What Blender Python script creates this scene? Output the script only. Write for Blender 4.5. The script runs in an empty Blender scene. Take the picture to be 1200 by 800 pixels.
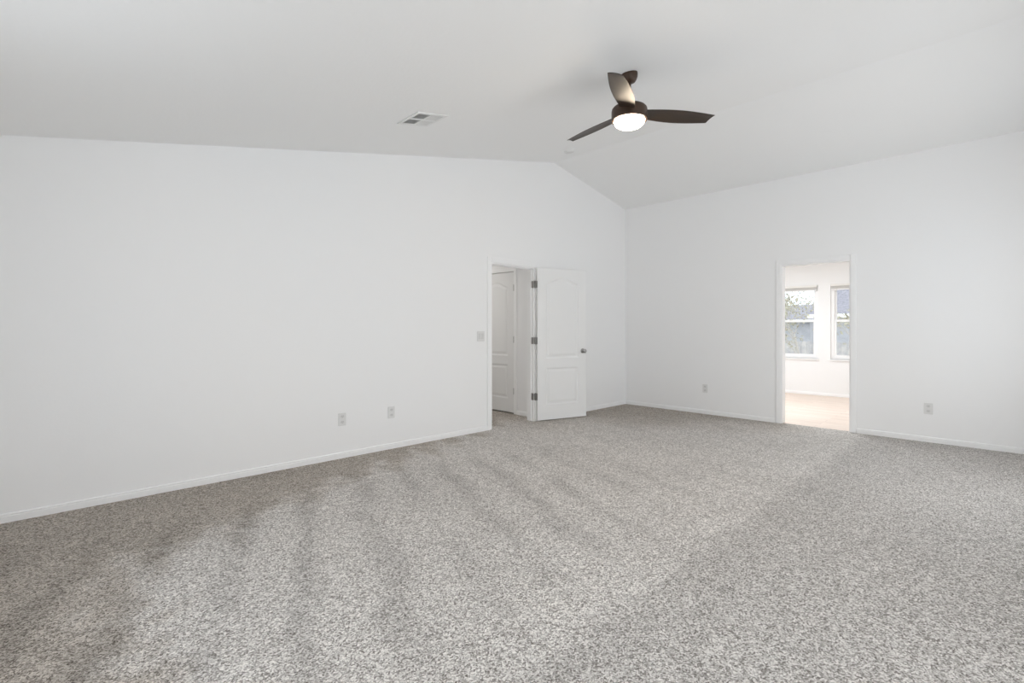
import bpy, bmesh, math
from mathutils import Vector, Matrix
import numpy as np

# ------------------------------------------------------------------ camera, world, lights, exposure
S = bpy.context.scene
COL = S.collection
R = math.radians

cam_data = bpy.data.cameras.new('camera')
cam_data.sensor_width = 36.0
cam_data.lens = 581.0 / 1200.0 * 36.0
cam_data.shift_y = -15.5 / 1200.0
cam_data.clip_start = 0.02
cam = bpy.data.objects.new('camera', cam_data)
COL.objects.link(cam)
cam.location = (0.0, 0.0, 1.23)
cam.rotation_euler = (R(90), 0.0, -math.atan2(0.699, 0.716))
S.camera = cam

S.view_settings.view_transform = 'Standard'
S.view_settings.look = 'None'
S.view_settings.gamma = 1.0
S.view_settings.exposure = -0.12
S.view_settings.use_curve_mapping = False
S.cycles.max_bounces = 16
S.cycles.diffuse_bounces = 10
S.cycles.glossy_bounces = 4
S.cycles.sample_clamp_indirect = 6.0

world = bpy.data.worlds.new('overcast_sky')
S.world = world
world.use_nodes = True
nt = world.node_tree
nt.nodes.clear()
w_out = nt.nodes.new('ShaderNodeOutputWorld')
w_bg = nt.nodes.new('ShaderNodeBackground')
w_tc = nt.nodes.new('ShaderNodeTexCoord')
w_n = nt.nodes.new('ShaderNodeTexNoise')
w_r = nt.nodes.new('ShaderNodeValToRGB')
w_n.inputs['Scale'].default_value = 2.2
w_n.inputs['Detail'].default_value = 5
w_r.color_ramp.elements[0].position = 0.38
w_r.color_ramp.elements[0].color = (0.80, 0.90, 1.0, 1)
w_r.color_ramp.elements[1].position = 0.62
w_r.color_ramp.elements[1].color = (1.0, 1.0, 1.0, 1)
nt.links.new(w_tc.outputs['Generated'], w_n.inputs['Vector'])
nt.links.new(w_n.outputs['Fac'], w_r.inputs['Fac'])
nt.links.new(w_r.outputs['Color'], w_bg.inputs['Color'])
nt.links.new(w_bg.outputs[0], w_out.inputs['Surface'])
w_bg.inputs['Strength'].default_value = 2.6


def area(name, loc, rot, sx, sy, power, color, spread=180):
    d = bpy.data.lights.new(name, 'AREA')
    d.shape = 'RECTANGLE'
    d.size, d.size_y = sx, sy
    d.energy = power
    d.color = color
    d.spread = R(spread)
    o = bpy.data.objects.new(name, d)
    COL.objects.link(o)
    o.location = loc
    o.rotation_euler = rot
    return o


WIN_V = -0.60      # wall with the windows, behind the camera
REAR_U = -0.45     # wall behind the camera on the left
DAY = (0.945, 0.975, 1.0)
# daylight coming in through the two window openings behind the camera (facing +V)
area('daylight_near_window', (1.55, WIN_V - 0.02, 1.35), (R(86), 0, 0), 2.3, 1.6, 11, DAY)
area('daylight_far_window', (4.97, WIN_V - 0.02, 1.35), (R(102), 0, 0), 1.9, 1.6, 16, DAY)
# fill light added at an unseen opening in the rear wall (facing +U)
area('rear_fill', (REAR_U - 0.02, 2.0, 1.35), (R(90), 0, R(-90)), 1.6, 1.4, 2, DAY)
# fill lights added above bathroom and hallway, out of view
area('bath_fill', (8.4, 2.9, 2.40), (0, 0, 0), 1.2, 1.8, 52, (0.87, 0.94, 1.0))
area('hall_fill', (4.35, 6.3, 2.40), (0, 0, 0), 0.5, 0.5, 9, (1.0, 0.97, 0.93))

# ------------------------------------------------------------------ materials


def new_mat(name, color, rough=0.5, metal=0.0, spec=0.5):
    m = bpy.data.materials.new(name)
    m.use_nodes = True
    b = m.node_tree.nodes['Principled BSDF']
    b.inputs['Base Color'].default_value = (*color, 1)
    b.inputs['Roughness'].default_value = rough
    b.inputs['Metallic'].default_value = metal
    b.inputs['Specular IOR Level'].default_value = spec
    return m, m.node_tree, b


def bump(nt, b, scale, strength, dist, detail=3, pos=True):
    n = nt.nodes.new('ShaderNodeTexNoise')
    n.inputs['Scale'].default_value = scale
    n.inputs['Detail'].default_value = detail
    g = nt.nodes.new('ShaderNodeNewGeometry')
    nt.links.new(g.outputs['Position'], n.inputs['Vector'])
    bp = nt.nodes.new('ShaderNodeBump')
    bp.inputs['Strength'].default_value = strength
    bp.inputs['Distance'].default_value = dist
    nt.links.new(n.outputs['Fac'], bp.inputs['Height'])
    nt.links.new(bp.outputs['Normal'], b.inputs['Normal'])
    return n


def mat_paint(name, color, rough, scale, strength):
    m, nt, b = new_mat(name, color, rough, spec=0.3)
    bump(nt, b, scale, strength, 0.003)
    return m


M_WALL = mat_paint('wall_paint', (0.90, 0.90, 0.90), 0.6, 70, 0.12)
M_CEIL = mat_paint('ceiling_paint', (0.90, 0.90, 0.895), 0.8, 45, 0.25)
M_TRIM = mat_paint('trim_paint', (0.91, 0.91, 0.91), 0.35, 30, 0.02)
M_DOOR = mat_paint('door_paint', (0.83, 0.83, 0.825), 0.4, 60, 0.03)
M_BATH = mat_paint('bath_paint', (0.86, 0.865, 0.865), 0.6, 70, 0.10)
M_PLATE = new_mat('plate_plastic', (0.76, 0.76, 0.75), 0.4)[0]
M_SOCKET = new_mat('socket_plastic', (0.68, 0.68, 0.67), 0.35)[0]
M_VINYL = new_mat('window_vinyl', (0.90, 0.90, 0.90), 0.35)[0]
M_BLIND = new_mat('blind_slat', (0.80, 0.79, 0.76), 0.5)[0]
M_VENT = new_mat('vent_enamel', (0.80, 0.80, 0.79), 0.4)[0]
M_DUCT = new_mat('duct_dark', (0.10, 0.10, 0.095), 0.8)[0]
M_SLOT = new_mat('outlet_slot', (0.22, 0.22, 0.21), 0.6)[0]
M_DARK = new_mat('slot_dark', (0.05, 0.05, 0.05), 0.6)[0]


def mat_metal(name, color, rough):
    m, nt, b = new_mat(name, color, rough, 1.0)
    n = bump(nt, b, 300, 0.05, 0.001)
    return m


M_NICKEL = mat_metal('satin_nickel', (0.36, 0.35, 0.34), 0.35)
M_BRONZE_m, _nt, _b = new_mat('fan_bronze', (0.060, 0.034, 0.021), 0.40, 0.3)
bump(_nt, _b, 200, 0.04, 0.001)
M_BRONZE = M_BRONZE_m


def mat_blade():
    m, nt, b = new_mat('fan_blade_walnut', (0.05, 0.035, 0.025), 0.44, spec=0.6)
    tc = nt.nodes.new('ShaderNodeTexCoord')
    mp = nt.nodes.new('ShaderNodeMapping')
    mp.inputs['Scale'].default_value = (3, 60, 60)
    n = nt.nodes.new('ShaderNodeTexNoise')
    n.inputs['Scale'].default_value = 2.0
    n.inputs['Detail'].default_value = 5
    r = nt.nodes.new('ShaderNodeValToRGB')
    r.color_ramp.elements[0].color = (0.018, 0.011, 0.0065, 1)
    r.color_ramp.elements[1].color = (0.042, 0.026, 0.016, 1)
    nt.links.new(tc.outputs['Object'], mp.inputs['Vector'])
    nt.links.new(mp.outputs['Vector'], n.inputs['Vector'])
    nt.links.new(n.outputs['Fac'], r.inputs['Fac'])
    nt.links.new(r.outputs['Color'], b.inputs['Base Color'])
    return m


M_BLADE = mat_blade()


def mat_emit(name, color, strength):
    m = bpy.data.materials.new(name)
    m.use_nodes = True
    nt = m.node_tree
    b = nt.nodes['Principled BSDF']
    b.inputs['Base Color'].default_value = (0.9, 0.9, 0.88, 1)
    b.inputs['Emission Color'].default_value = (*color, 1)
    b.inputs['Emission Strength'].default_value = strength
    return m


M_DOME = mat_emit('lit_frosted_glass', (1.0, 0.82, 0.62), 64.0)


def mat_glass():
    m = bpy.data.materials.new('window_glass')
    m.use_nodes = True
    nt = m.node_tree
    nt.nodes.clear()
    o = nt.nodes.new('ShaderNodeOutputMaterial')
    t = nt.nodes.new('ShaderNodeBsdfTransparent')
    g = nt.nodes.new('ShaderNodeBsdfGlossy')
    g.inputs['Roughness'].default_value = 0.02
    t.inputs['Color'].default_value = (0.97, 0.985, 0.98, 1)
    f = nt.nodes.new('ShaderNodeFresnel')
    f.inputs['IOR'].default_value = 1.45
    mx = nt.nodes.new('ShaderNodeMixShader')
    nt.links.new(f.outputs[0], mx.inputs[0])
    nt.links.new(t.outputs[0], mx.inputs[1])
    nt.links.new(g.outputs[0], mx.inputs[2])
    nt.links.new(mx.outputs[0], o.inputs['Surface'])
    return m


M_GLASS = mat_glass()


def math_node(nt, op, a, b=None, clamp=False):
    n = nt.nodes.new('ShaderNodeMath')
    n.operation = op
    n.use_clamp = clamp
    for i, v in enumerate((a, b)):
        if v is None:
            continue
        if isinstance(v, (int, float)):
            n.inputs[i].default_value = v
        else:
            nt.links.new(v, n.inputs[i])
    return n.outputs[0]


def smooth(nt, v, lo, hi, t0=0.0, t1=1.0):
    n = nt.nodes.new('ShaderNodeMapRange')
    n.interpolation_type = 'SMOOTHSTEP'
    nt.links.new(v, n.inputs['Value'])
    n.inputs['From Min'].default_value = lo
    n.inputs['From Max'].default_value = hi
    n.inputs['To Min'].default_value = t0
    n.inputs['To Max'].default_value = t1
    return n.outputs['Result']


def noise(nt, vec, scale, detail=3, rough=0.5):
    n = nt.nodes.new('ShaderNodeTexNoise')
    n.inputs['Scale'].default_value = scale
    n.inputs['Detail'].default_value = detail
    n.inputs['Roughness'].default_value = rough
    nt.links.new(vec, n.inputs['Vector'])
    return n.outputs['Fac']


def mat_carpet():
    m, nt, b = new_mat('carpet_pile', (0.4, 0.37, 0.34), 1.0, spec=0.05)
    g = nt.nodes.new('ShaderNodeNewGeometry')
    P = g.outputs['Position']
    sep = nt.nodes.new('ShaderNodeSeparateXYZ')
    nt.links.new(P, sep.inputs[0])
    U, V = sep.outputs[0], sep.outputs[1]
    # tufts: flecks of dark and light yarn
    n1 = noise(nt, P, 150, 1, 0.5)
    n2 = noise(nt, P, 240, 2, 0.6)
    n3 = noise(nt, P, 14, 3, 0.6)
    wv = nt.nodes.new('ShaderNodeVectorMath')
    wv.operation = 'SCALE'
    nc = nt.nodes.new('ShaderNodeTexNoise')
    nc.inputs['Scale'].default_value = 60
    nt.links.new(P, nc.inputs['Vector'])
    nt.links.new(nc.outputs['Color'], wv.inputs[0])
    wv.inputs['Scale'].default_value = 0.022
    pv = nt.nodes.new('ShaderNodeVectorMath')
    nt.links.new(P, pv.inputs[0])
    nt.links.new(wv.outputs['Vector'], pv.inputs[1])
    vo = nt.nodes.new('ShaderNodeTexVoronoi')
    vo.voronoi_dimensions = '2D'
    vo.inputs['Scale'].default_value = 150
    nt.links.new(pv.outputs['Vector'], vo.inputs['Vector'])
    vs_ = nt.nodes.new('ShaderNodeSeparateColor')
    nt.links.new(vo.outputs['Color'], vs_.inputs[0])
    gap = smooth(nt, vo.outputs['Distance'], 0.25, 0.75, 0.60, 0.40)
    tuft = math_node(nt, 'ADD', math_node(nt, 'MULTIPLY', n1, 0.35), math_node(nt, 'MULTIPLY', n2, 0.25))
    tuft = math_node(nt, 'ADD', tuft, math_node(nt, 'MULTIPLY', vs_.outputs[0], 0.22))
    tuft = math_node(nt, 'ADD', tuft, math_node(nt, 'MULTIPLY', gap, 0.18))
    # brushed nap: a vacuumed lane and slanting strokes of the vacuum head
    wob = noise(nt, P, 1.6, 2)
    wob2 = noise(nt, P, 5.0, 3)
    Vw = math_node(nt, 'ADD', V, math_node(nt, 'MULTIPLY', math_node(nt, 'SUBTRACT', wob2, 0.5), 0.22))
    lane = smooth(nt, Vw, 1.16, 1.30)                                   # 0 in the lane near the windows
    s = math_node(nt, 'SUBTRACT', math_node(nt, 'MULTIPLY', U, 0.927), math_node(nt, 'MULTIPLY', V, 0.376))
    s = math_node(nt, 'ADD', s, math_node(nt, 'MULTIPLY', math_node(nt, 'SUBTRACT', wob, 0.5), 0.30))
    s = math_node(nt, 'ADD', s, math_node(nt, 'MULTIPLY', math_node(nt, 'SUBTRACT', wob2, 0.5), 0.05))
    ph = math_node(nt, 'FRACT', math_node(nt, 'DIVIDE', s, 0.37))
    tri = math_node(nt, 'ABSOLUTE', math_node(nt, 'SUBTRACT', ph, 0.5))  # 0..0.5
    streak = smooth(nt, tri, 0.18, 0.5)                                  # 1 on the dark stroke edge
    fade = math_node(nt, 'MULTIPLY', smooth(nt, V, 1.3, 1.9), smooth(nt, V, 4.1, 3.3))
    fade = math_node(nt, 'MULTIPLY', fade, smooth(nt, U, 4.4, 2.6, 0.25, 1.0))
    patch = smooth(nt, noise(nt, P, 1.3, 3), 0.30, 0.55)
    streak = math_node(nt, 'MULTIPLY', math_node(nt, 'MULTIPLY', streak, fade), patch)
    # unvacuumed pile mixed with painted shade: scalloped band by left wall and near end
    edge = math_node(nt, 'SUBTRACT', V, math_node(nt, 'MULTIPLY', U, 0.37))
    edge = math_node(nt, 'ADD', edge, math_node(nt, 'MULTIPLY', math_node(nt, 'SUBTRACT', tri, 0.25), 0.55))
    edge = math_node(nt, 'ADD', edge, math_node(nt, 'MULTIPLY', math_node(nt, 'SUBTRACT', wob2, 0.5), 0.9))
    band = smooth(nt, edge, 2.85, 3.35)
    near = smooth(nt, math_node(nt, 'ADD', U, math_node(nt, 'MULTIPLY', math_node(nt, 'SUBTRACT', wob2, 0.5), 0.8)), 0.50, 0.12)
    far = math_node(nt, 'ADD', math_node(nt, 'MULTIPLY', U, 0.75), math_node(nt, 'MULTIPLY', V, 0.66))  # dimness of the far corner, painted into the carpet colour
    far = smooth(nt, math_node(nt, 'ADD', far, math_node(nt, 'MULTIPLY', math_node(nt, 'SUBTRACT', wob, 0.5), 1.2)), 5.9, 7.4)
    pile_shade = math_node(nt, 'MAXIMUM', math_node(nt, 'MAXIMUM', band, near), far)
    blot = smooth(nt, noise(nt, P, 1.1, 4, 0.6), 0.35, 0.65, -1.0, 1.0)
    nap = math_node(nt, 'ADD', math_node(nt, 'MULTIPLY', lane, 0.16), 0.84)
    nap = math_node(nt, 'SUBTRACT', nap, math_node(nt, 'MULTIPLY', streak, 0.17))
    nap = math_node(nt, 'ADD', nap, math_node(nt, 'MULTIPLY', blot, 0.03))
    nap = math_node(nt, 'ADD', nap, math_node(nt, 'MULTIPLY', math_node(nt, 'SUBTRACT', n3, 0.5), 0.25))
    nap = math_node(nt, 'SUBTRACT', nap, math_node(nt, 'MULTIPLY', pile_shade, 0.29))
    r = nt.nodes.new('ShaderNodeValToRGB')
    e = r.color_ramp.elements
    e[0].position = 0.36
    e[0].color = (0.170, 0.149, 0.131, 1)
    e[1].position = 0.63
    e[1].color = (0.97, 0.935, 0.895, 1)
    nt.links.new(tuft, r.inputs['Fac'])
    mx = nt.nodes.new('ShaderNodeVectorMath')
    mx.operation = 'SCALE'
    nt.links.new(r.outputs['Color'], mx.inputs[0])
    nt.links.new(nap, mx.inputs['Scale'])
    tint = nt.nodes.new('ShaderNodeMix')          # browner tint for the unvacuumed pile and the painted shade
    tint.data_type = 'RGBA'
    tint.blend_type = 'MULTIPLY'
    nt.links.new(pile_shade, tint.inputs[0])
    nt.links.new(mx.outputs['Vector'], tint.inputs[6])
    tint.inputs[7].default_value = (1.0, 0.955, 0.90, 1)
    nt.links.new(tint.outputs[2], b.inputs['Base Color'])
    bp = nt.nodes.new('ShaderNodeBump')
    bp.inputs['Strength'].default_value = 0.9
    bp.inputs['Distance'].default_value = 0.012
    nt.links.new(tuft, bp.inputs['Height'])
    nt.links.new(bp.outputs['Normal'], b.inputs['Normal'])
    return m


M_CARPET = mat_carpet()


def mat_laminate():
    m, nt, b = new_mat('laminate_planks', (0.7, 0.55, 0.45), 0.45)
    g = nt.nodes.new('ShaderNodeNewGeometry')
    mp = nt.nodes.new('ShaderNodeMapping')
    mp.inputs['Rotation'].default_value = (0, 0, R(90))
    nt.links.new(g.outputs['Position'], mp.inputs['Vector'])
    br = nt.nodes.new('ShaderNodeTexBrick')
    br.inputs['Scale'].default_value = 1.0
    br.inputs['Brick Width'].default_value = 1.2
    br.inputs['Row Height'].default_value = 0.13
    br.inputs['Mortar Size'].default_value = 0.0025
    br.inputs['Color1'].default_value = (0.80, 0.675, 0.585, 1)
    br.inputs['Color2'].default_value = (0.74, 0.605, 0.51, 1)
    br.inputs['Mortar'].default_value = (0.55, 0.44, 0.37, 1)
    nt.links.new(mp.outputs['Vector'], br.inputs['Vector'])
    mp2 = nt.nodes.new('ShaderNodeMapping')
    mp2.inputs['Scale'].default_value = (30, 2.5, 1)
    nt.links.new(g.outputs['Position'], mp2.inputs['Vector'])
    n = noise(nt, mp2.outputs['Vector'], 1.5, 4)
    sc = nt.nodes.new('ShaderNodeVectorMath')
    sc.operation = 'SCALE'
    nt.links.new(br.outputs['Color'], sc.inputs[0])
    nt.links.new(smooth(nt, n, 0.3, 0.7, 0.92, 1.06), sc.inputs['Scale'])
    nt.links.new(sc.outputs['Vector'], b.inputs['Base Color'])
    return m


M_LAM = mat_laminate()


def mat_noisy(name, c1, c2, scale, rough=0.8):
    m, nt, b = new_mat(name, c1, rough)
    g = nt.nodes.new('ShaderNodeNewGeometry')
    n = noise(nt, g.outputs['Position'], scale, 4)
    r = nt.nodes.new('ShaderNodeValToRGB')
    r.color_ramp.elements[0].position = 0.35
    r.color_ramp.elements[1].position = 0.65
    r.color_ramp.elements[0].color = (*c1, 1)
    r.color_ramp.elements[1].color = (*c2, 1)
    nt.links.new(n, r.inputs['Fac'])
    nt.links.new(r.outputs['Color'], b.inputs['Base Color'])
    return m


M_SIDING = mat_noisy('siding_paint', (0.40, 0.41, 0.45), (0.46, 0.47, 0.51), 3)
M_SHINGLE = mat_noisy('roof_shingles', (0.20, 0.195, 0.23), (0.28, 0.27, 0.31), 12)
M_OUTTRIM = new_mat('outdoor_white_trim', (0.90, 0.90, 0.90), 0.5)[0]
M_FENCE = mat_noisy('weathered_fence', (0.36, 0.35, 0.37), (0.50, 0.48, 0.47), 6)
M_GRAVEL = mat_noisy('yard_ground', (0.50, 0.47, 0.42), (0.66, 0.63, 0.57), 9)
M_BARK = mat_noisy('bark', (0.40, 0.37, 0.35), (0.52, 0.49, 0.46), 20)
M_LEAF = mat_noisy('dry_foliage', (0.27, 0.25, 0.18), (0.46, 0.43, 0.33), 8)

# ------------------------------------------------------------------ mesh helpers


def link(name, bm, mat, parent=None, smooth_shade=False, weld=False):
    me = bpy.data.meshes.new(name)
    bmesh.ops.recalc_face_normals(bm, faces=bm.faces)
    bm.to_mesh(me)
    bm.free()
    me.materials.append(mat)
    if smooth_shade:
        for p in me.polygons:
            p.use_smooth = True
        try:
            me.set_sharp_from_angle(angle=R(40))
        except Exception:
            pass
    o = bpy.data.objects.new(name, me)
    COL.objects.link(o)
    if parent is not None:
        o.parent = parent
    return o


def bx(bm, x0, x1, y0, y1, z0, z1, bevel=0.0, mat=None):
    r = bmesh.ops.create_cube(bm, size=1.0)
    vs = r['verts']
    for v in vs:
        v.co = Vector(((x0 + x1) / 2 + v.co.x * (x1 - x0), (y0 + y1) / 2 + v.co.y * (y1 - y0), (z0 + z1) / 2 + v.co.z * (z1 - z0)))
    if bevel > 0:
        es = list({e for v in vs for e in v.link_edges})
        r2 = bmesh.ops.bevel(bm, geom=es, offset=bevel, segments=2, affect='EDGES', profile=0.5)
        vs = list({v for f in r2['faces'] for v in f.verts} | {v for v in vs if v.is_valid})
    if mat is not None:
        for v in vs:
            v.co = mat @ v.co
    return vs


def prism(bm, pts, direction):
    """closed outline (3-D points) extruded along a vector"""
    vs = [bm.verts.new(p) for p in pts]
    f = bm.faces.new(vs)
    r = bmesh.ops.extrude_face_region(bm, geom=[f])
    nv = [g for g in r['geom'] if isinstance(g, bmesh.types.BMVert)]
    bmesh.ops.translate(bm, verts=nv, vec=Vector(direction))
    return vs + nv


def lathe(bm, prof, seg=48, mat=None, cap=True):
    rings = []
    for (r, z) in prof:
        ring = []
        if r < 1e-6:
            v = bm.verts.new((0, 0, z))
            ring = [v] * seg
        else:
            for k in range(seg):
                a = 2 * math.pi * k / seg
                ring.append(bm.verts.new((r * math.cos(a), r * math.sin(a), z)))
        rings.append(ring)
    for a, b in zip(rings[:-1], rings[1:]):
        for k in range(seg):
            q = []
            for v in (a[k], a[(k + 1) % seg], b[(k + 1) % seg], b[k]):
                if v not in q:
                    q.append(v)
            if len(q) >= 3:
                try:
                    bm.faces.new(q)
                except ValueError:
                    pass
    if cap:
        for ring in (rings[0], rings[-1]):
            if ring[0] is not ring[1]:
                try:
                    bm.faces.new(ring)
                except ValueError:
                    pass
    if mat is not None:
        for v in {v for ring in rings for v in ring}:
            v.co = mat @ v.co


def tube(bm, p0, p1, r0, r1, seg=12):
    p0, p1 = Vector(p0), Vector(p1)
    d = p1 - p0
    q = d.to_track_quat('Z', 'Y').to_matrix().to_4x4()
    lathe(bm, [(r0, 0), (r1, d.length)], seg, Matrix.Translation(p0) @ q)


def structure(o, label=None):
    o['kind'] = 'structure'
    if label:
        o['label'] = label
    return o


def thing(name, label, cat, loc, rot=None, group=None):
    o = bpy.data.objects.new(name, None)
    COL.objects.link(o)
    o.empty_display_size = 0.1
    o.location = loc
    if rot is not None:
        o.rotation_euler = rot
    o['label'] = label
    o['category'] = cat
    if group:
        o['group'] = group
    return o


# ------------------------------------------------------------------ the room
WL = 4.49          # left wall of the photo (plane y)
WR = 6.97          # right wall of the photo (plane x)
RIDGE_U = 5.207
T = 0.12


def ceil_z(u):
    if u <= RIDGE_U:
        return 2.472 + 0.2 * u
    return 2.472 + 0.2 * RIDGE_U - 0.2 * (u - RIDGE_U)


D1A, D1B, D1H = 4.024, 4.800, 2.035     # opening in the left wall
D2A, D2B, D2H = 1.398, 2.160, 2.045     # opening in the right wall

# carpet of room and hall
bm = bmesh.new()
prism(bm, [(REAR_U - T, WIN_V - T, 0), (WR + 0.05, WIN_V - T, 0), (WR + 0.05, WL + T, 0), (5.19, WL + T, 0), (5.19, 8.2, 0),
           (3.9, 8.2, 0), (3.9, WL + T, 0), (REAR_U - T, WL + T, 0)], (0, 0, -0.1))
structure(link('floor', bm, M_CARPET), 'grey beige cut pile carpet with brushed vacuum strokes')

# laminate of the bathroom
bm = bmesh.new()
bx(bm, WR + 0.05, 10.6, 0.5, 4.6, -0.1, -0.002)
structure(link('floor_bath', bm, M_LAM), 'pale pinkish wood plank floor beyond the right doorway')

# left gable wall
bm = bmesh.new()
prism(bm, [(REAR_U - T, WL, -0.05), (D1A, WL, -0.05), (D1A, WL, D1H), (D1B, WL, D1H), (D1B, WL, -0.05), (WR, WL, -0.05),
           (WR, WL, ceil_z(WR)), (RIDGE_U, WL, ceil_z(RIDGE_U)), (REAR_U - T, WL, ceil_z(REAR_U - T))], (0, T, 0))
structure(link('wall_left', bm, M_WALL), 'plain white gable wall with the open panelled door')

# right wall
bm = bmesh.new()
zc = ceil_z(WR)
prism(bm, [(WR, WIN_V - T, -0.05), (WR, D2A, -0.05), (WR, D2A, D2H), (WR, D2B, D2H), (WR, D2B, -0.05), (WR, WL + T, -0.05),
           (WR, WL + T, zc), (WR, WIN_V - T, zc)], (T, 0, 0))
structure(link('wall_right', bm, M_WALL), 'plain white wall with the bright doorway')

# behind the camera: window wall with openings, rear wall opening added for fill
bm = bmesh.new()
z0, z1 = 0.55, 2.15
us = [REAR_U - T, 0.40, 2.70, 4.02, 5.92, WR]
for i in range(5):
    a, b_ = us[i], us[i + 1]
    if i in (1, 3):
        bx(bm, a, b_, WIN_V - T, WIN_V, -0.05, z0)
        prism(bm, [(a, WIN_V, z1), (b_, WIN_V, z1), (b_, WIN_V, ceil_z(b_)), *([(RIDGE_U, WIN_V, ceil_z(RIDGE_U))] if a < RIDGE_U < b_ else []), (a, WIN_V, ceil_z(a))], (0, -T, 0))
    else:
        prism(bm, [(a, WIN_V, -0.05), (b_, WIN_V, -0.05), (b_, WIN_V, ceil_z(b_)), (a, WIN_V, ceil_z(a))], (0, -T, 0))
structure(link('wall_window', bm, M_WALL), 'white wall with two wide windows behind the viewpoint')
bm = bmesh.new()
zr = ceil_z(REAR_U)
bx(bm, REAR_U - T, REAR_U, WIN_V, 1.2, -0.05, zr)
bx(bm, REAR_U - T, REAR_U, 2.8, WL, -0.05, zr)
bx(bm, REAR_U - T, REAR_U, 1.2, 2.8, -0.05, 0.65)
bx(bm, REAR_U - T, REAR_U, 1.2, 2.8, 2.05, zr)
structure(link('wall_rear', bm, M_WALL), 'white wall behind the viewpoint')

# vaulted ceiling
bm = bmesh.new()
a, b_ = REAR_U - T, WR + T
prism(bm, [(a, WIN_V - T, ceil_z(a)), (RIDGE_U, WIN_V - T, ceil_z(RIDGE_U)), (b_, WIN_V - T, ceil_z(b_)),
           (b_, WIN_V - T, ceil_z(b_) + 0.15), (RIDGE_U, WIN_V - T, ceil_z(RIDGE_U) + 0.15), (a, WIN_V - T, ceil_z(a) + 0.15)],
      (0, WL + T - WIN_V + T, 0))
structure(link('ceiling', bm, M_CEIL), 'white vaulted ceiling with two slopes')

# hallway behind the left door
HW = 4.99
H2A, H2B, H2H = 5.06, 5.84, 2.05
bm = bmesh.new()
prism(bm, [(HW, WL + T, -0.05), (HW, H2A, -0.05), (HW, H2A, H2H), (HW, H2B, H2H), (HW, H2B, -0.05), (HW, 8.2, -0.05), (HW, 8.2, 2.44), (HW, WL + T, 2.44)], (T, 0, 0))
structure(link('wall_hall_right', bm, M_WALL), 'white hallway wall with a closed door')
bm = bmesh.new()
bx(bm, 3.78, 3.90, WL + T, 8.2, -0.05, 2.44)
structure(link('wall_hall_left', bm, M_WALL), 'white hallway wall')
bm = bmesh.new()
bx(bm, 3.78, HW + T, 8.2, 8.32, -0.05, 2.44)
structure(link('wall_hall_end', bm, M_WALL), 'white wall at the end of the hallway')
bm = bmesh.new()
bx(bm, 3.78, HW + T, WL + T, 8.32, 2.44, 2.54)
structure(link('ceiling_hall', bm, M_CEIL), 'white hallway ceiling')
bm = bmesh.new()
bx(bm, HW + T, HW + T + 0.08, H2A - 0.2, H2B + 0.2, -0.05, 2.44)
structure(link('wall_closet', bm, M_WALL), 'wall behind the closed hallway door')

# bathroom beyond the right doorway
BU = 10.40
BW = [(2.595, 3.52), (1.47, 2.395)]            # the two windows (v range)
BZ0, BZ1 = 0.665, 2.03
bm = bmesh.new()
vs_ = [0.5, BW[1][0], BW[1][1], BW[0][0], BW[0][1], 4.6]
for i in range(5):
    a, b_ = vs_[i], vs_[i + 1]
    if i in (1, 3):
        bx(bm, BU, BU + 0.14, a, b_, -0.05, BZ0)
        bx(bm, BU, BU + 0.14, a, b_, BZ1, 2.5)
    else:
        bx(bm, BU, BU + 0.14, a, b_, -0.05, 2.5)
structure(link('wall_bath_far', bm, M_BATH), 'off-white wall with two windows seen through the doorway')
bm = bmesh.new()
bx(bm, WR + T, BU, 0.38, 0.5, -0.05, 2.5)
structure(link('wall_bath_right', bm, M_BATH), 'off-white side wall of the room beyond')
bm = bmesh.new()
bx(bm, WR + T, BU, 4.6, 4.72, -0.05, 2.5)
structure(link('wall_bath_left', bm, M_BATH), 'off-white side wall of the room beyond')
bm = bmesh.new()
bx(bm, WR + T, BU + 0.14, 0.38, 4.72, 2.5, 2.6)
structure(link('ceiling_bath', bm, M_CEIL), 'white ceiling of the room beyond')

# ------------------------------------------------------------------ baseboards, casings, jambs
BH, BT = 0.057, 0.013


def base_profile(bm, p0, p1, nrm, h=BH, t=BT):
    """moulded baseboard from p0 to p1 on the floor, projecting along nrm"""
    p0, p1, n = Vector(p0), Vector(p1), Vector(nrm)
    prof = [(0, 0), (t, 0), (t, h * 0.68), (t * 0.75, h * 0.76), (t * 0.95, h * 0.84), (t * 0.8, h * 0.95), (t * 0.45, h), (0, h)]
    prism(bm, [p0 + n * a + Vector((0, 0, b)) for a, b in prof], p1 - p0)


CW = 0.062       # casing width
bm = bmesh.new()
base_profile(bm, (REAR_U, WL, 0), (D1A - CW, WL, 0), (0, -1, 0))
base_profile(bm, (D1B + CW, WL, 0), (WR, WL, 0), (0, -1, 0))
structure(link('baseboard_left', bm, M_TRIM), 'low white moulded baseboard of the left wall')
bm = bmesh.new()
base_profile(bm, (WR, WL - BT, 0), (WR, D2B + CW, 0), (-1, 0, 0))
base_profile(bm, (WR, D2A - CW, 0), (WR, WIN_V, 0), (-1, 0, 0))
structure(link('baseboard_right', bm, M_TRIM), 'low white moulded baseboard of the right wall')
bm = bmesh.new()
base_profile(bm, (HW, WL + T + 0.015, 0), (HW, H2A - 0.056, 0), (-1, 0, 0))
base_profile(bm, (HW, H2B + 0.056, 0), (HW, 8.2, 0), (-1, 0, 0))
structure(link('baseboard_hall', bm, M_TRIM), 'low white baseboard in the hallway')
bm = bmesh.new()
base_profile(bm, (BU, 0.5, 0), (BU, 4.6, 0), (-1, 0, 0), 0.05)
structure(link('baseboard_bath', bm, M_TRIM), 'low white baseboard under the far windows')


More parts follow.
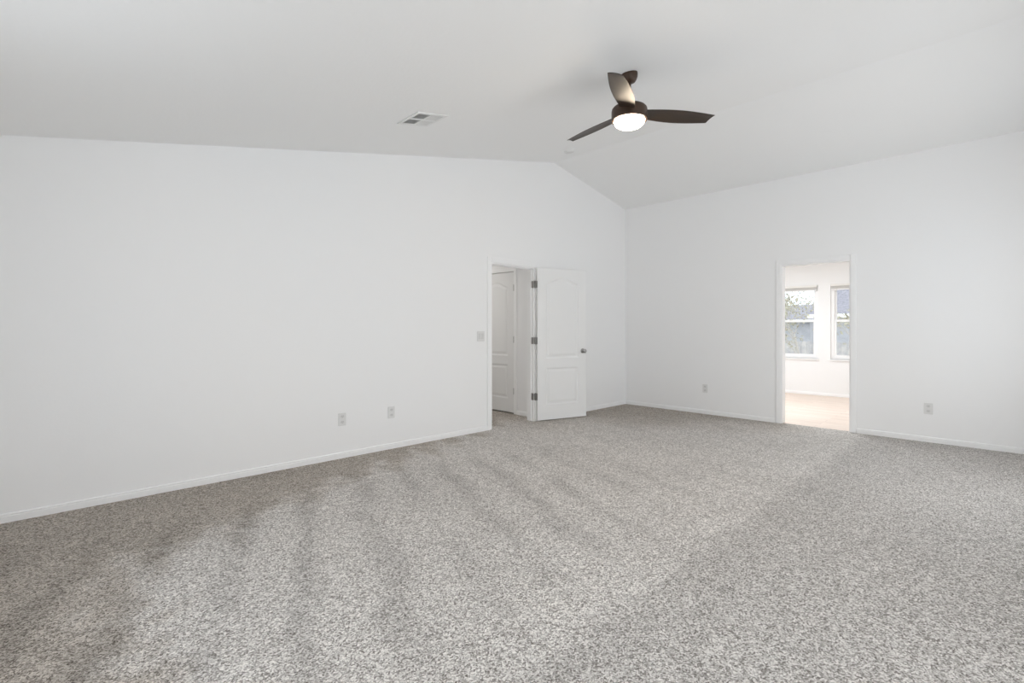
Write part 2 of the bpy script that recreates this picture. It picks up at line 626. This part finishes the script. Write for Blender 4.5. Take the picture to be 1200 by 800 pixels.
def casing_set(bm, along, a, b, h, plane, nrm, w, t=0.014, z0=0.0):
    """door casing of two legs and a head on a wall; along: 0 = runs in x, 1 = runs in y"""
    lo, hi = sorted((plane, plane + nrm * t))
    e = 0.003
    for (p, q, zz0, zz1) in ((a - w, a + e, z0, h + w), (b - e, b + w, z0, h + w), (a + e, b - e, h - e, h + w)):
        if along == 0:
            bx(bm, p, q, lo, hi, zz0, zz1, 0.004)
        else:
            bx(bm, lo, hi, p, q, zz0, zz1, 0.004)


bm = bmesh.new()
casing_set(bm, 0, D1A, D1B, D1H, WL, -1, CW)
casing_set(bm, 0, D1A, D1B, D1H, WL + T, 1, CW)
# jamb lining and stop
jt = 0.018
bx(bm, D1A, D1A + jt, WL, WL + T, 0, D1H)
bx(bm, D1B - jt, D1B, WL, WL + T, 0, D1H)
bx(bm, D1A + jt, D1B - jt, WL, WL + T, D1H - jt, D1H)
bx(bm, D1A + jt, D1A + jt + 0.011, WL + 0.04, WL + 0.075, 0, D1H - jt)
bx(bm, D1B - jt - 0.011, D1B - jt, WL + 0.04, WL + 0.075, 0, D1H - jt)
bx(bm, D1A + jt, D1B - jt, WL + 0.04, WL + 0.075, D1H - jt - 0.011, D1H - jt)
structure(link('trim_1', bm, M_TRIM), 'white casing and jamb of the open door')

bm = bmesh.new()
casing_set(bm, 1, D2A, D2B, D2H, WR, -1, 0.055)
casing_set(bm, 1, D2A, D2B, D2H, WR + T, 1, 0.055)
bx(bm, WR, WR + T, D2A, D2A + 0.015, 0, D2H)
bx(bm, WR, WR + T, D2B - 0.015, D2B, 0, D2H)
bx(bm, WR, WR + T, D2A + 0.015, D2B - 0.015, D2H - 0.015, D2H)
structure(link('trim_2', bm, M_TRIM), 'white casing and jamb of the right doorway')

bm = bmesh.new()
casing_set(bm, 1, H2A, H2B, H2H, HW, -1, 0.055)
structure(link('trim_3', bm, M_TRIM), 'white casing of the closed hallway door')

# ------------------------------------------------------------------ doors


def door_leaf_mesh(name, w, h, th):
    """two-panel moulded leaf, arched upper panel; local x from the hinge, y = thickness, z up"""
    nx, nz = int(w / 0.006), int(h / 0.006)
    xs = np.linspace(0, w, nx + 1)
    zs = np.linspace(0, h, nz + 1)
    X, Z = np.meshgrid(xs, zs, indexing='ij')
    x0, x1 = 0.135, w - 0.135
    cx, hw = (x0 + x1) / 2, (x1 - x0) / 2

    def panel(zb, zt, rise):
        t = np.clip((X - cx) / hw, -1, 1)
        c_ = np.cos(t * math.pi / 2)
        top = zt + rise * np.clip(c_, 0, 1) ** 1.5
        slope = np.abs(rise * 1.5 * np.sqrt(np.clip(c_, 0, 1)) * np.sin(t * math.pi / 2) * math.pi / 2 / hw)
        return np.minimum.reduce([X - x0, x1 - X, Z - zb, (top - Z) / np.sqrt(1 + slope ** 2)])

    d = np.maximum(panel(0.82, 1.815, 0.075), panel(0.20, 0.685, 0.0))
    prof_d = [-1, 0.0, 0.008, 0.018, 0.030, 0.050, 0.060, 5]
    prof_h = [0, 0.0, 0.0075, 0.0085, 0.0075, 0.0020, 0.0015, 0.0015]
    dep = np.interp(d, prof_d, prof_h)
    n = (nx + 1) * (nz + 1)
    front = np.stack([X, dep, Z], -1).reshape(-1, 3)
    back = np.stack([X, th - dep, Z], -1).reshape(-1, 3)
    verts = np.concatenate([front, back])
    idx = np.arange(n).reshape(nx + 1, nz + 1)
    q = np.stack([idx[:-1, :-1], idx[1:, :-1], idx[1:, 1:], idx[:-1, 1:]], -1).reshape(-1, 4)
    faces = [q, q[:, ::-1] + n]
    for e, fl in ((idx[0, :], 0), (idx[-1, :], 1), (idx[:, 0], 1), (idx[:, -1], 0)):
        s_ = np.stack([e[:-1], e[1:], e[1:] + n, e[:-1] + n], -1)
        faces.append(s_[:, ::-1] if fl else s_)
    faces = np.concatenate(faces)
    me = bpy.data.meshes.new(name)
    me.from_pydata(verts.tolist(), [], faces.tolist())
    bm = bmesh.new()
    bm.from_mesh(me)
    bmesh.ops.recalc_face_normals(bm, faces=bm.faces)
    bm.to_mesh(me)
    bm.free()
    for p in me.polygons:
        p.use_smooth = True
    me.set_sharp_from_angle(angle=R(50))
    me.materials.append(M_DOOR)
    return me


def add_knob(parent, x, z, y_face, sgn):
    """round knob with rosette on one face of a door leaf"""
    bm = bmesh.new()
    rot = Matrix.Translation((x, y_face, z)) @ Matrix.Rotation(R(90) * (1 if sgn < 0 else -1), 4, 'X')
    prof = [(0.032, -0.001), (0.032, 0.005), (0.026, 0.010), (0.012, 0.012), (0.011, 0.030), (0.020, 0.038), (0.027, 0.048),
            (0.0275, 0.056), (0.022, 0.064), (0.010, 0.067), (0, 0.0672)]
    lathe(bm, prof, 28, rot)
    o = link('door_knob', bm, M_NICKEL, parent, True)
    o['label'] = 'satin nickel door knob'
    return o


def add_hinge(parent, z, pivot_y, leaf_mat):
    """butt hinge: knuckle barrel on the pivot, leaf on the door edge, leaf on the jamb"""
    bm = bmesh.new()
    L = 0.089
    for k in range(5):
        a = -L / 2 + k * L / 5
        lathe(bm, [(0.0075, a + 0.0006), (0.0075, a + L / 5 - 0.0006)], 14, Matrix.Translation((0, pivot_y, z)))
    lathe(bm, [(0.004, -L / 2 - 0.005), (0.0055, -L / 2 - 0.003), (0.0055, L / 2 + 0.003), (0.004, L / 2 + 0.005)], 12, Matrix.Translation((0, pivot_y, z)))
    bx(bm, 0.0, 0.0025, pivot_y, pivot_y + 0.036, z - L / 2, z + L / 2, 0)
    bx(bm, -0.0005, 0.002, pivot_y + 0.001, pivot_y + 0.036, z - L / 2, z + L / 2, 0, leaf_mat)
    o = link('hinge', bm, M_NICKEL, parent, True)
    o['label'] = 'dark satin nickel hinge'
    return o


# open door: hinged at the right jamb, swung about 160 degrees into the room
TH = 0.035
leaf = bpy.data.objects.new('door_1', door_leaf_mesh('door_leaf', 0.785, 2.015, TH))
COL.objects.link(leaf)
structure(leaf, 'white two-panel arched door standing wide open into the room')
leaf.location = (4.803, WL - 0.024, 0.014)
phi = -16.5     # leaf direction relative to +U
leaf.rotation_euler = (0, 0, R(phi))
# the leaf's y = 0 face is the room-facing one; the pivot is on the face nearest the wall
leaf.data.transform(Matrix.Translation((0.004, -TH, 0)))
jm = Matrix.Rotation(R(180 - phi + 0), 4, 'Z')
for z in (0.312, 1.052, 1.795):
    bm = bmesh.new()
    L = 0.089
    for k in range(5):
        a = -L / 2 + k * L / 5
        lathe(bm, [(0.0085, a + 0.0006), (0.0085, a + L / 5 - 0.0006)], 14, Matrix.Translation((-0.002, 0.004, z)))
    lathe(bm, [(0.004, -L / 2 - 0.006), (0.0055, -L / 2 - 0.003), (0.0055, L / 2 + 0.003), (0.004, L / 2 + 0.006)], 12, Matrix.Translation((-0.002, 0.004, z)))
    bx(bm, 0.0012, 0.0042, -0.034, 0.003, z - L / 2, z + L / 2)                 # leaf let into the door edge
    # leaf on the jamb (in wall axes)
    jmat = Matrix.Rotation(R(-phi), 4, 'Z')
    bx(bm, -0.0265, -0.0235, 0.022, 0.060, z - L / 2, z + L / 2, 0, jmat)
    bx(bm, -0.0265, 0.0, 0.002, 0.006, z - L / 2, z + L / 2, 0, jmat)
    h_ = link('hinge', bm, M_NICKEL, leaf, True)
    h_['label'] = 'dark satin nickel hinge'
add_knob(leaf, 0.004 + 0.785 - 0.062, 0.905, -TH, -1)
add_knob(leaf, 0.004 + 0.785 - 0.062, 0.905, 0.0, 1)

# closed door in the hallway, hinge side nearest
leaf2 = bpy.data.objects.new('door_2', door_leaf_mesh('hall_door_leaf', 0.765, 2.025, TH))
COL.objects.link(leaf2)
structure(leaf2, 'white two-panel arched door closed in the hallway wall, seen through the open door')
leaf2.location = (HW, H2A + 0.007, 0.016)
leaf2.rotation_euler = (0, 0, R(90))      # local x -> +V, local y -> -U
leaf2.data.transform(Matrix.Translation((0, -TH - 0.0, 0)))
for z in (0.312, 1.052, 1.795):
    bm = bmesh.new()
    L = 0.089
    for k in range(5):
        a = -L / 2 + k * L / 5
        lathe(bm, [(0.0085, a + 0.0006), (0.0085, a + L / 5 - 0.0006)], 14, Matrix.Translation((-0.003, 0.008, z)))
    lathe(bm, [(0.004, -L / 2 - 0.006), (0.0055, -L / 2 - 0.003), (0.0055, L / 2 + 0.003), (0.004, L / 2 + 0.006)], 12, Matrix.Translation((-0.003, 0.008, z)))
    bx(bm, -0.0055, -0.0005, -0.03, 0.006, z - L / 2, z + L / 2)
    h_ = link('hinge', bm, M_NICKEL, leaf2, True)
    h_['label'] = 'dark satin nickel hinge'
add_knob(leaf2, 0.70, 0.905, 0.0, 1)

# ------------------------------------------------------------------ bathroom windows


def bath_window(n, v0, v1, label):
    root = None
    F = 0.05
    u0 = BU + 0.03
    bm = bmesh.new()
    # outer frame
    bx(bm, u0, u0 + 0.08, v0, v0 + F, BZ0, BZ1, 0.003)
    bx(bm, u0, u0 + 0.08, v1 - F, v1, BZ0, BZ1, 0.003)
    bx(bm, u0, u0 + 0.08, v0 + F, v1 - F, BZ0, BZ0 + F, 0.003)
    bx(bm, u0, u0 + 0.08, v0 + F, v1 - F, BZ1 - F, BZ1, 0.003)
    root = link('window_%d' % n, bm, M_VINYL)
    structure(root, label)
    zm = 1.36
    s = 0.032
    for nm, za, zb, du in (('upper_sash', zm - 0.018, BZ1 - F, 0.045), ('lower_sash', BZ0 + F, zm + 0.026, 0.012)):
        a, b = v0 + F, v1 - F
        bm = bmesh.new()
        ua, ub = u0 + du, u0 + du + 0.028
        bx(bm, ua, ub, a, a + s, za, zb, 0.002)
        bx(bm, ua, ub, b - s, b, za, zb, 0.002)
        bx(bm, ua, ub, a + s, b - s, za, za + s, 0.002)
        bx(bm, ua, ub, a + s, b - s, zb - s - 0.006, zb, 0.002)
        so = link(nm, bm, M_VINYL, root)
        bm = bmesh.new()
        bx(bm, ua + 0.011, ua + 0.017, a + s - 0.004, b - s + 0.004, za + s - 0.004, zb - s - 0.002)
        link('pane', bm, M_GLASS, so)
        if nm == 'lower_sash':
            bm = bmesh.new()
            bx(bm, ua - 0.016, ua + 0.004, (a + b) / 2 - 0.03, (a + b) / 2 + 0.03, zb - 0.012, zb + 0.004, 0.003)
            link('sash_lock', bm, M_VINYL, so)
    # stool under the window
    bm = bmesh.new()
    bx(bm, BU - 0.03, u0 + 0.005, v0 - 0.02, v1 + 0.02, BZ0 - 0.022, BZ0, 0.004)
    link('window_stool', bm, M_VINYL, root)
    return root


bath_window(1, *BW[0], 'white double-hung window, left one seen through the doorway')
bath_window(2, *BW[1], 'white double-hung window, right one seen through the doorway')


def window_blind(v0, v1, label, slats):
    t = thing('window_blind', label, 'blind', (BU + 0.012, (v0 + v1) / 2, BZ1 - 0.002), None, 'raised blinds of the far windows')
    w = (v1 - v0) / 2 - 0.008
    bm = bmesh.new()
    bx(bm, -0.038, 0.014, -w, w, -0.042, 0, 0.004)
    link('headrail', bm, M_BLIND, t)
    bm = bmesh.new()
    for k in range(slats):
        z = -0.046 - k * 0.0042
        bx(bm, -0.036, 0.012, -w + 0.006, w - 0.006, z - 0.0026, z)
    link('slat_stack', bm, M_BLIND, t)
    zb = -0.046 - slats * 0.0042
    bm = bmesh.new()
    bx(bm, -0.036, 0.012, -w + 0.004, w - 0.004, zb - 0.02, zb, 0.004)
    link('bottom_rail', bm, M_VINYL, t)
    bm = bmesh.new()
    tube(bm, (-0.03, w - 0.06, -0.03), (-0.032, w - 0.055, -0.55), 0.0035, 0.0035, 8)
    link('tilt_wand', bm, M_VINYL, t)


window_blind(*BW[0], 'white slatted blind drawn up at top of the left far window', 10)
window_blind(*BW[1], 'white slatted blind drawn up at top of the right far window', 10)

# ------------------------------------------------------------------ ceiling fan
FU, FV = 3.170, 2.010
fan_top = ceil_z(FU)
fan = thing('ceiling_fan', 'dark bronze three-blade ceiling fan with lit round lamp', 'ceiling fan', (FU, FV, fan_top))
tilt = Matrix.Rotation(-math.atan(0.2), 4, 'Y')
bm = bmesh.new()
lathe(bm, [(0.056, 0.006), (0.060, -0.004), (0.060, -0.016), (0.057, -0.032), (0.046, -0.054), (0.034, -0.068), (0.022, -0.072), (0.0, -0.072)], 40, tilt)
link('canopy', bm, M_BRONZE, fan, True)
ZB = 2.757 - fan_top     # bottom of the housing
ZT = 2.858 - fan_top
bm = bmesh.new()
lathe(bm, [(0.0125, -0.072), (0.0125, ZT + 0.012)], 20)
lathe(bm, [(0.0125, ZT + 0.03), (0.024, ZT + 0.026), (0.026, ZT - 0.002), (0.01, ZT - 0.002)], 24)
link('downrod', bm, M_BRONZE, fan, True)
bm = bmesh.new()
lathe(bm, [(0.0, ZT), (0.100, ZT), (0.116, ZT - 0.005), (0.126, ZT - 0.016), (0.129, ZT - 0.030), (0.129, ZB + 0.008), (0.127, ZB), (0.112, ZB - 0.001), (0.112, ZB + 0.012), (0, ZB + 0.012)], 64)
link('motor_housing', bm, M_BRONZE, fan, True)
bm = bmesh.new()
prof = [(0.111, ZB + 0.010)]
for k in range(0, 13):
    a = R(90) * k / 12
    prof.append((0.111 * math.cos(a) ** 0.75 if k < 12 else 0.0, ZB - 0.052 * math.sin(a)))
lathe(bm, prof, 64)
dome = link('light_dome', bm, M_DOME, fan, True)
dome['label'] = 'glowing white frosted glass lamp dome'


def blade_bm(pitch):
    bm = bmesh.new()
    NS, NW = 36, 10
    th = 0.006
    top, bot = [], []
    for i in range(NS + 1):
        s = i / NS
        x0 = 0.115 + 0.514 * s
        ycc = 0.052 - 0.005 * s + 0.026 * math.sin(math.pi * s ** 0.9)        # counter-clockwise edge
        ycw = -(0.052 - 0.004 * s + 0.022 * math.sin(math.pi * s))
        rt, rb = [], []
        for j in range(NW + 1):
            f = j / NW
            y = ycw + (ycc - ycw) * f
            x = x0 + s ** 3 * (0.013 * (0.5 - f) * 2)            # slanted tip: clockwise edge longer
            edge = min(f, 1 - f) * 2
            h = th / 2 * min(1.0, 0.35 + edge * 4)
            if s > 0.97:
                h *= 0.7
            camber = 0.006 * (1 - (2 * f - 1) ** 2)
            for lst, sg in ((rt, 1), (rb, -1)):
                p = Vector((x, y, camber + sg * h - 0.012 * s))
                p = Matrix.Rotation(-pitch, 4, 'X') @ p
                lst.append(bm.verts.new(p))
        top.append(rt)
        bot.append(rb)
    for g, fl in ((top, False), (bot, True)):
        for i in range(NS):
            for j in range(NW):
                bm.faces.new((g[i][j], g[i + 1][j], g[i + 1][j + 1], g[i][j + 1]))
    for i in range(NS):
        for j in (0, NW):
            bm.faces.new((top[i][j], top[i + 1][j], bot[i + 1][j], bot[i][j]))
    for j in range(NW):
        for i in (0, NS):
            bm.faces.new((top[i][j], top[i][j + 1], bot[i][j + 1], bot[i][j]))
    return bm


for k, ang in enumerate((-37.5, 83.0, 205.0)):
    o = link('blade', blade_bm(R(13)), M_BLADE, fan, True)
    o.location = (0, 0, 2.812 - fan_top)
    o.rotation_euler = (0, 0, R(ang))

# ------------------------------------------------------------------ ceiling vent and smoke detector


def on_ceiling(u, v):
    """object axes: x along the slope, y along the ridge, -z into the room"""
    return (u, v, ceil_z(u)), (0, -math.atan(0.2), 0)


loc, rot = on_ceiling(2.298, 3.397)
vent = thing('ceiling_vent', 'square white four-section air register on the ceiling', 'vent', loc, rot)
bm = bmesh.new()
hw_, hv_ = 0.148, 0.152
inn_u, inn_v = 0.118, 0.122
zf0, zf1 = -0.008, 0.001
bx(bm, -hw_, hw_, -hv_, -inn_v, zf0, zf1, 0.003)
bx(bm, -hw_, hw_, inn_v, hv_, zf0, zf1, 0.003)
bx(bm, -hw_, -inn_u, -inn_v, inn_v, zf0, zf1, 0.003)
bx(bm, inn_u, hw_, -inn_v, inn_v, zf0, zf1, 0.003)
bx(bm, -inn_u, inn_u, -0.014, 0.014, zf0, zf1, 0.002)
bx(bm, -0.006, 0.006, -inn_v, inn_v, zf0, zf1, 0.002)
link('vent_frame', bm, M_VENT, vent)
bm = bmesh.new()
bx(bm, -inn_u - 0.004, inn_u + 0.004, -inn_v - 0.004, inn_v + 0.004, -0.0014, -0.0002)
o = link('duct_opening', bm, M_DUCT, vent)
o['label'] = 'dark opening behind the louvres'
for (ua, ub, sgn) in ((-inn_u, -0.006, 1), (0.006, inn_u, -1)):
    for (va, vb) in ((-inn_v, -0.014), (0.014, inn_v)):
        bm = bmesh.new()
        n = 8
        for k in range(n):
            u = ua + (ub - ua) * (k + 0.5) / n
            ang = R(28) if sgn > 0 else R(-40)
            mt = Matrix.Translation((u, 0, -0.004)) @ Matrix.Rotation(-ang * (2.2 if sgn > 0 else 1.0), 4, 'Y')
            if sgn > 0:
                bx(bm, -0.0035, 0.0035, va, vb, -0.0005, 0.0005, 0, mt)
            else:
                bx(bm, -0.0075, 0.0075, va, vb, -0.0005, 0.0005, 0, mt)
        link('louvre', bm, M_VENT, vent)

loc, rot = on_ceiling(4.785, 3.89)
sd = thing('smoke_detector', 'small round white smoke detector on the ceiling near the ridge', 'smoke detector', loc, rot)
bm = bmesh.new()
lathe(bm, [(0.066, 0.001), (0.066, -0.010), (0.060, -0.012), (0.0, -0.012)], 36)
link('base_plate', bm, M_VENT, sd, True)
bm = bmesh.new()
lathe(bm, [(0.057, -0.011), (0.057, -0.024), (0.050, -0.032), (0.02, -0.036), (0, -0.036)], 36)
for k in range(12):
    a = 2 * math.pi * k / 12
    bx(bm, -0.002, 0.002, -0.009, 0.009, -0.026, -0.013, 0, Matrix.Rotation(a, 4, 'Z') @ Matrix.Translation((0.0565, 0, 0)))
link('cover', bm, M_PLATE, sd, True)

# ------------------------------------------------------------------ outlets and switch
# local axes: x across the plate, y out of the wall, z up


def plate_bm(w, h):
    bm = bmesh.new()
    bx(bm, -w / 2, w / 2, 0.0, 0.006, -h / 2, h / 2, 0.003)
    return bm


def outlet(u, v, z, rz, label):
    t = thing('wall_outlet', label, 'outlet', (u, v, z), (0, 0, rz), 'white wall outlets low on the walls')
    link('cover_plate', plate_bm(0.076, 0.120), M_PLATE, t)
    for zz in (0.0265, -0.0265):
        bm = bmesh.new()
        vs = []
        for k in range(28):
            a = 2 * math.pi * k / 28
            vs.append((0.0172 * math.cos(a), 0.0055, zz + max(-0.0135, min(0.0135, 0.0172 * math.sin(a)))))
        prism(bm, vs, (0, 0.0025, 0))
        so = link('socket', bm, M_SOCKET, t)
        bm = bmesh.new()
        bx(bm, -0.0075, -0.0055, 0.0078, 0.0083, zz - 0.001, zz + 0.008)
        bx(bm, 0.0055, 0.0075, 0.0078, 0.0083, zz - 0.001, zz + 0.007)
        lathe(bm, [(0.0024, 0), (0.0024, 0.0005)], 10, Matrix.Translation((0, 0.0083, zz - 0.008)) @ Matrix.Rotation(R(90), 4, 'X'))
        link('slot', bm, M_SLOT, so)
    bm = bmesh.new()
    lathe(bm, [(0.003, 0.0055), (0.003, 0.0068), (0, 0.007)], 10, Matrix.Rotation(R(-90), 4, 'X'))
    link('screw', bm, M_PLATE, t)
    return t


outlet(2.132, WL, 0.368, R(180), 'white outlet low on left wall, the one farther from the open door')
outlet(2.658, WL, 0.372, R(180), 'white outlet low on left wall, the one nearer the open door')
outlet(WR, 3.162, 0.365, R(90), 'white outlet low on right wall between room corner and bright doorway')
outlet(WR, 0.691, 0.362, R(90), 'white outlet low on right wall, right of the bright doorway')

sw = thing('light_switch', 'white double rocker switch on left wall beside the open doorway', 'light switch', (3.862, WL, 1.135), (0, 0, R(180)))
link('cover_plate', plate_bm(0.116, 0.120), M_PLATE, sw)
for x in (-0.023, 0.023):
    bm = bmesh.new()
    prism(bm, [(x - 0.0165, 0.0055, -0.033), (x - 0.0165, 0.0085, -0.033), (x - 0.0165, 0.0072, 0.0), (x - 0.0165, 0.0110, 0.033), (x - 0.0165, 0.0055, 0.033)], (0.033, 0, 0))
    link('rocker', bm, M_SOCKET, sw)

# ------------------------------------------------------------------ outdoors, seen through the bathroom windows
GZ = -0.55
bm = bmesh.new()
bx(bm, 10.9, 60, -30, 40, GZ - 0.2, GZ)
structure(link('ground_yard', bm, M_GRAVEL), 'pale ground outside the far windows')


def house(u, v0, v1, depth, eave, ridge, label):
    t = thing('neighbour_house', label, 'house', (u, (v0 + v1) / 2, GZ), None)
    w = (v1 - v0) / 2
    bm = bmesh.new()
    prism(bm, [(0, -w, 0), (depth, -w, 0), (depth, -w, eave), (depth / 2, -w, ridge - 0.05), (0, -w, eave)], (0, 2 * w, 0))
    for k in range(int(eave / 0.18)):
        z = 0.18 * k
        prism(bm, [(-0.02, -w - 0.01, z), (0, -w - 0.01, z + 0.18), (0.0, -w - 0.01, z)], (0, 2 * w + 0.02, 0))
    link('siding_wall', bm, M_SIDING, t)
    bm = bmesh.new()
    ov = 0.35
    prism(bm, [(-ov, -w - ov, eave - 0.05), (depth / 2, -w - ov, ridge), (depth + ov, -w - ov, eave - 0.05), (depth + ov, -w - ov, eave + 0.1), (depth / 2, -w - ov, ridge + 0.15), (-ov, -w - ov, eave + 0.1)], (0, 2 * (w + ov), 0))
    link('roof', bm, M_SHINGLE, t)
    bm = bmesh.new()
    bx(bm, -ov - 0.06, -ov + 0.03, -w - ov, w + ov, eave - 0.06, eave + 0.08, 0.01)
    link('gutter', bm, M_OUTTRIM, t)
    for vv in (-w * 0.45, w * 0.45):
        bm = bmesh.new()
        bx(bm, -0.06, 0.0, vv - 0.5, vv + 0.5, 1.0, 2.1)
        fo = link('house_window', bm, M_OUTTRIM, t)
        bm = bmesh.new()
        bx(bm, -0.07, -0.055, vv - 0.42, vv + 0.42, 1.08, 2.02)
        link('window_pane', bm, M_DARK, fo)
    return t


house(20.5, -4.0, 5.0, 9.0, 2.2, 5.4, 'pale blue grey house with shingle roof outside right far window')
house(29.0, 7.6, 17.0, 7.0, 2.15, 3.0, 'low grey blue house in the distance outside left far window')


def fence(u, v0, v1):
    t = thing('yard_fence', 'weathered grey board fence standing outside the far windows', 'fence', (u, (v0 + v1) / 2, GZ))
    w = (v1 - v0) / 2
    bm = bmesh.new()
    n = int(2 * w / 0.15)
    for k in range(n):
        y = -w + k * 0.15
        h = 1.38 + 0.02 * math.sin(k * 2.7)
        prism(bm, [(0, y, 0), (0, y + 0.14, 0), (0, y + 0.14, h - 0.04), (0, y + 0.11, h), (0, y + 0.03, h), (0, y, h - 0.04)], (0.02, 0, 0))
    link('board_panel', bm, M_FENCE, t)
    for z in (0.3, 1.10):
        bm = bmesh.new()
        bx(bm, 0.02, 0.06, -w, w, z, z + 0.09)
        link('rail', bm, M_FENCE, t)


fence(17.0, -4, 14)

import random
rng = random.Random(5)


def shrub(u, v, h, rad, label, leaves, leafsize):
    t = thing('yard_tree', label, 'tree', (u, v, GZ))
    bm = bmesh.new()
    tips = []

    def grow(p, d, L, r, lev):
        q = p + d * L
        tube(bm, p, q, r, r * 0.65, 7)
        if lev == 0:
            tips.append(q)
            return
        for _ in range(3):
            nd = (d + Vector((rng.uniform(-.7, .7), rng.uniform(-.7, .7), rng.uniform(-.15, .5)))).normalized()
            grow(q, nd, L * rng.uniform(.6, .85), r * 0.6, lev - 1)
        tips.append(q)
    grow(Vector((0, 0, 0)), Vector((0, 0, 1)), h * 0.3, rad * 0.032, 4)
    link('branches', bm, M_BARK, t)
    bm = bmesh.new()
    for k in range(leaves):
        c = rng.choice(tips) + Vector((rng.gauss(0, .16), rng.gauss(0, .16), rng.gauss(0, .14)))
        a = Vector((rng.uniform(-1, 1), rng.uniform(-1, 1), rng.uniform(-1, 1))).normalized()
        b = a.orthogonal().normalized()
        s_ = leafsize * rng.uniform(.6, 1.2)
        c1 = a.cross(b)
        pts = [c - a * s_, c + b * s_ * .45 + c1 * s_ * .1, c + a * s_, c - b * s_ * .45 + c1 * s_ * .1]
        bm.faces.new([bm.verts.new(p) for p in pts])
    o = link('foliage', bm, M_LEAF, t)
    o['kind'] = 'stuff'
    return t


shrub(15.0, 4.15, 3.0, 1.3, 'bushy tree with dry olive leaves outside left far window', 1400, 0.055)
shrub(14.2, 2.55, 2.6, 1.0, 'small sparse tree outside right far window', 260, 0.07)
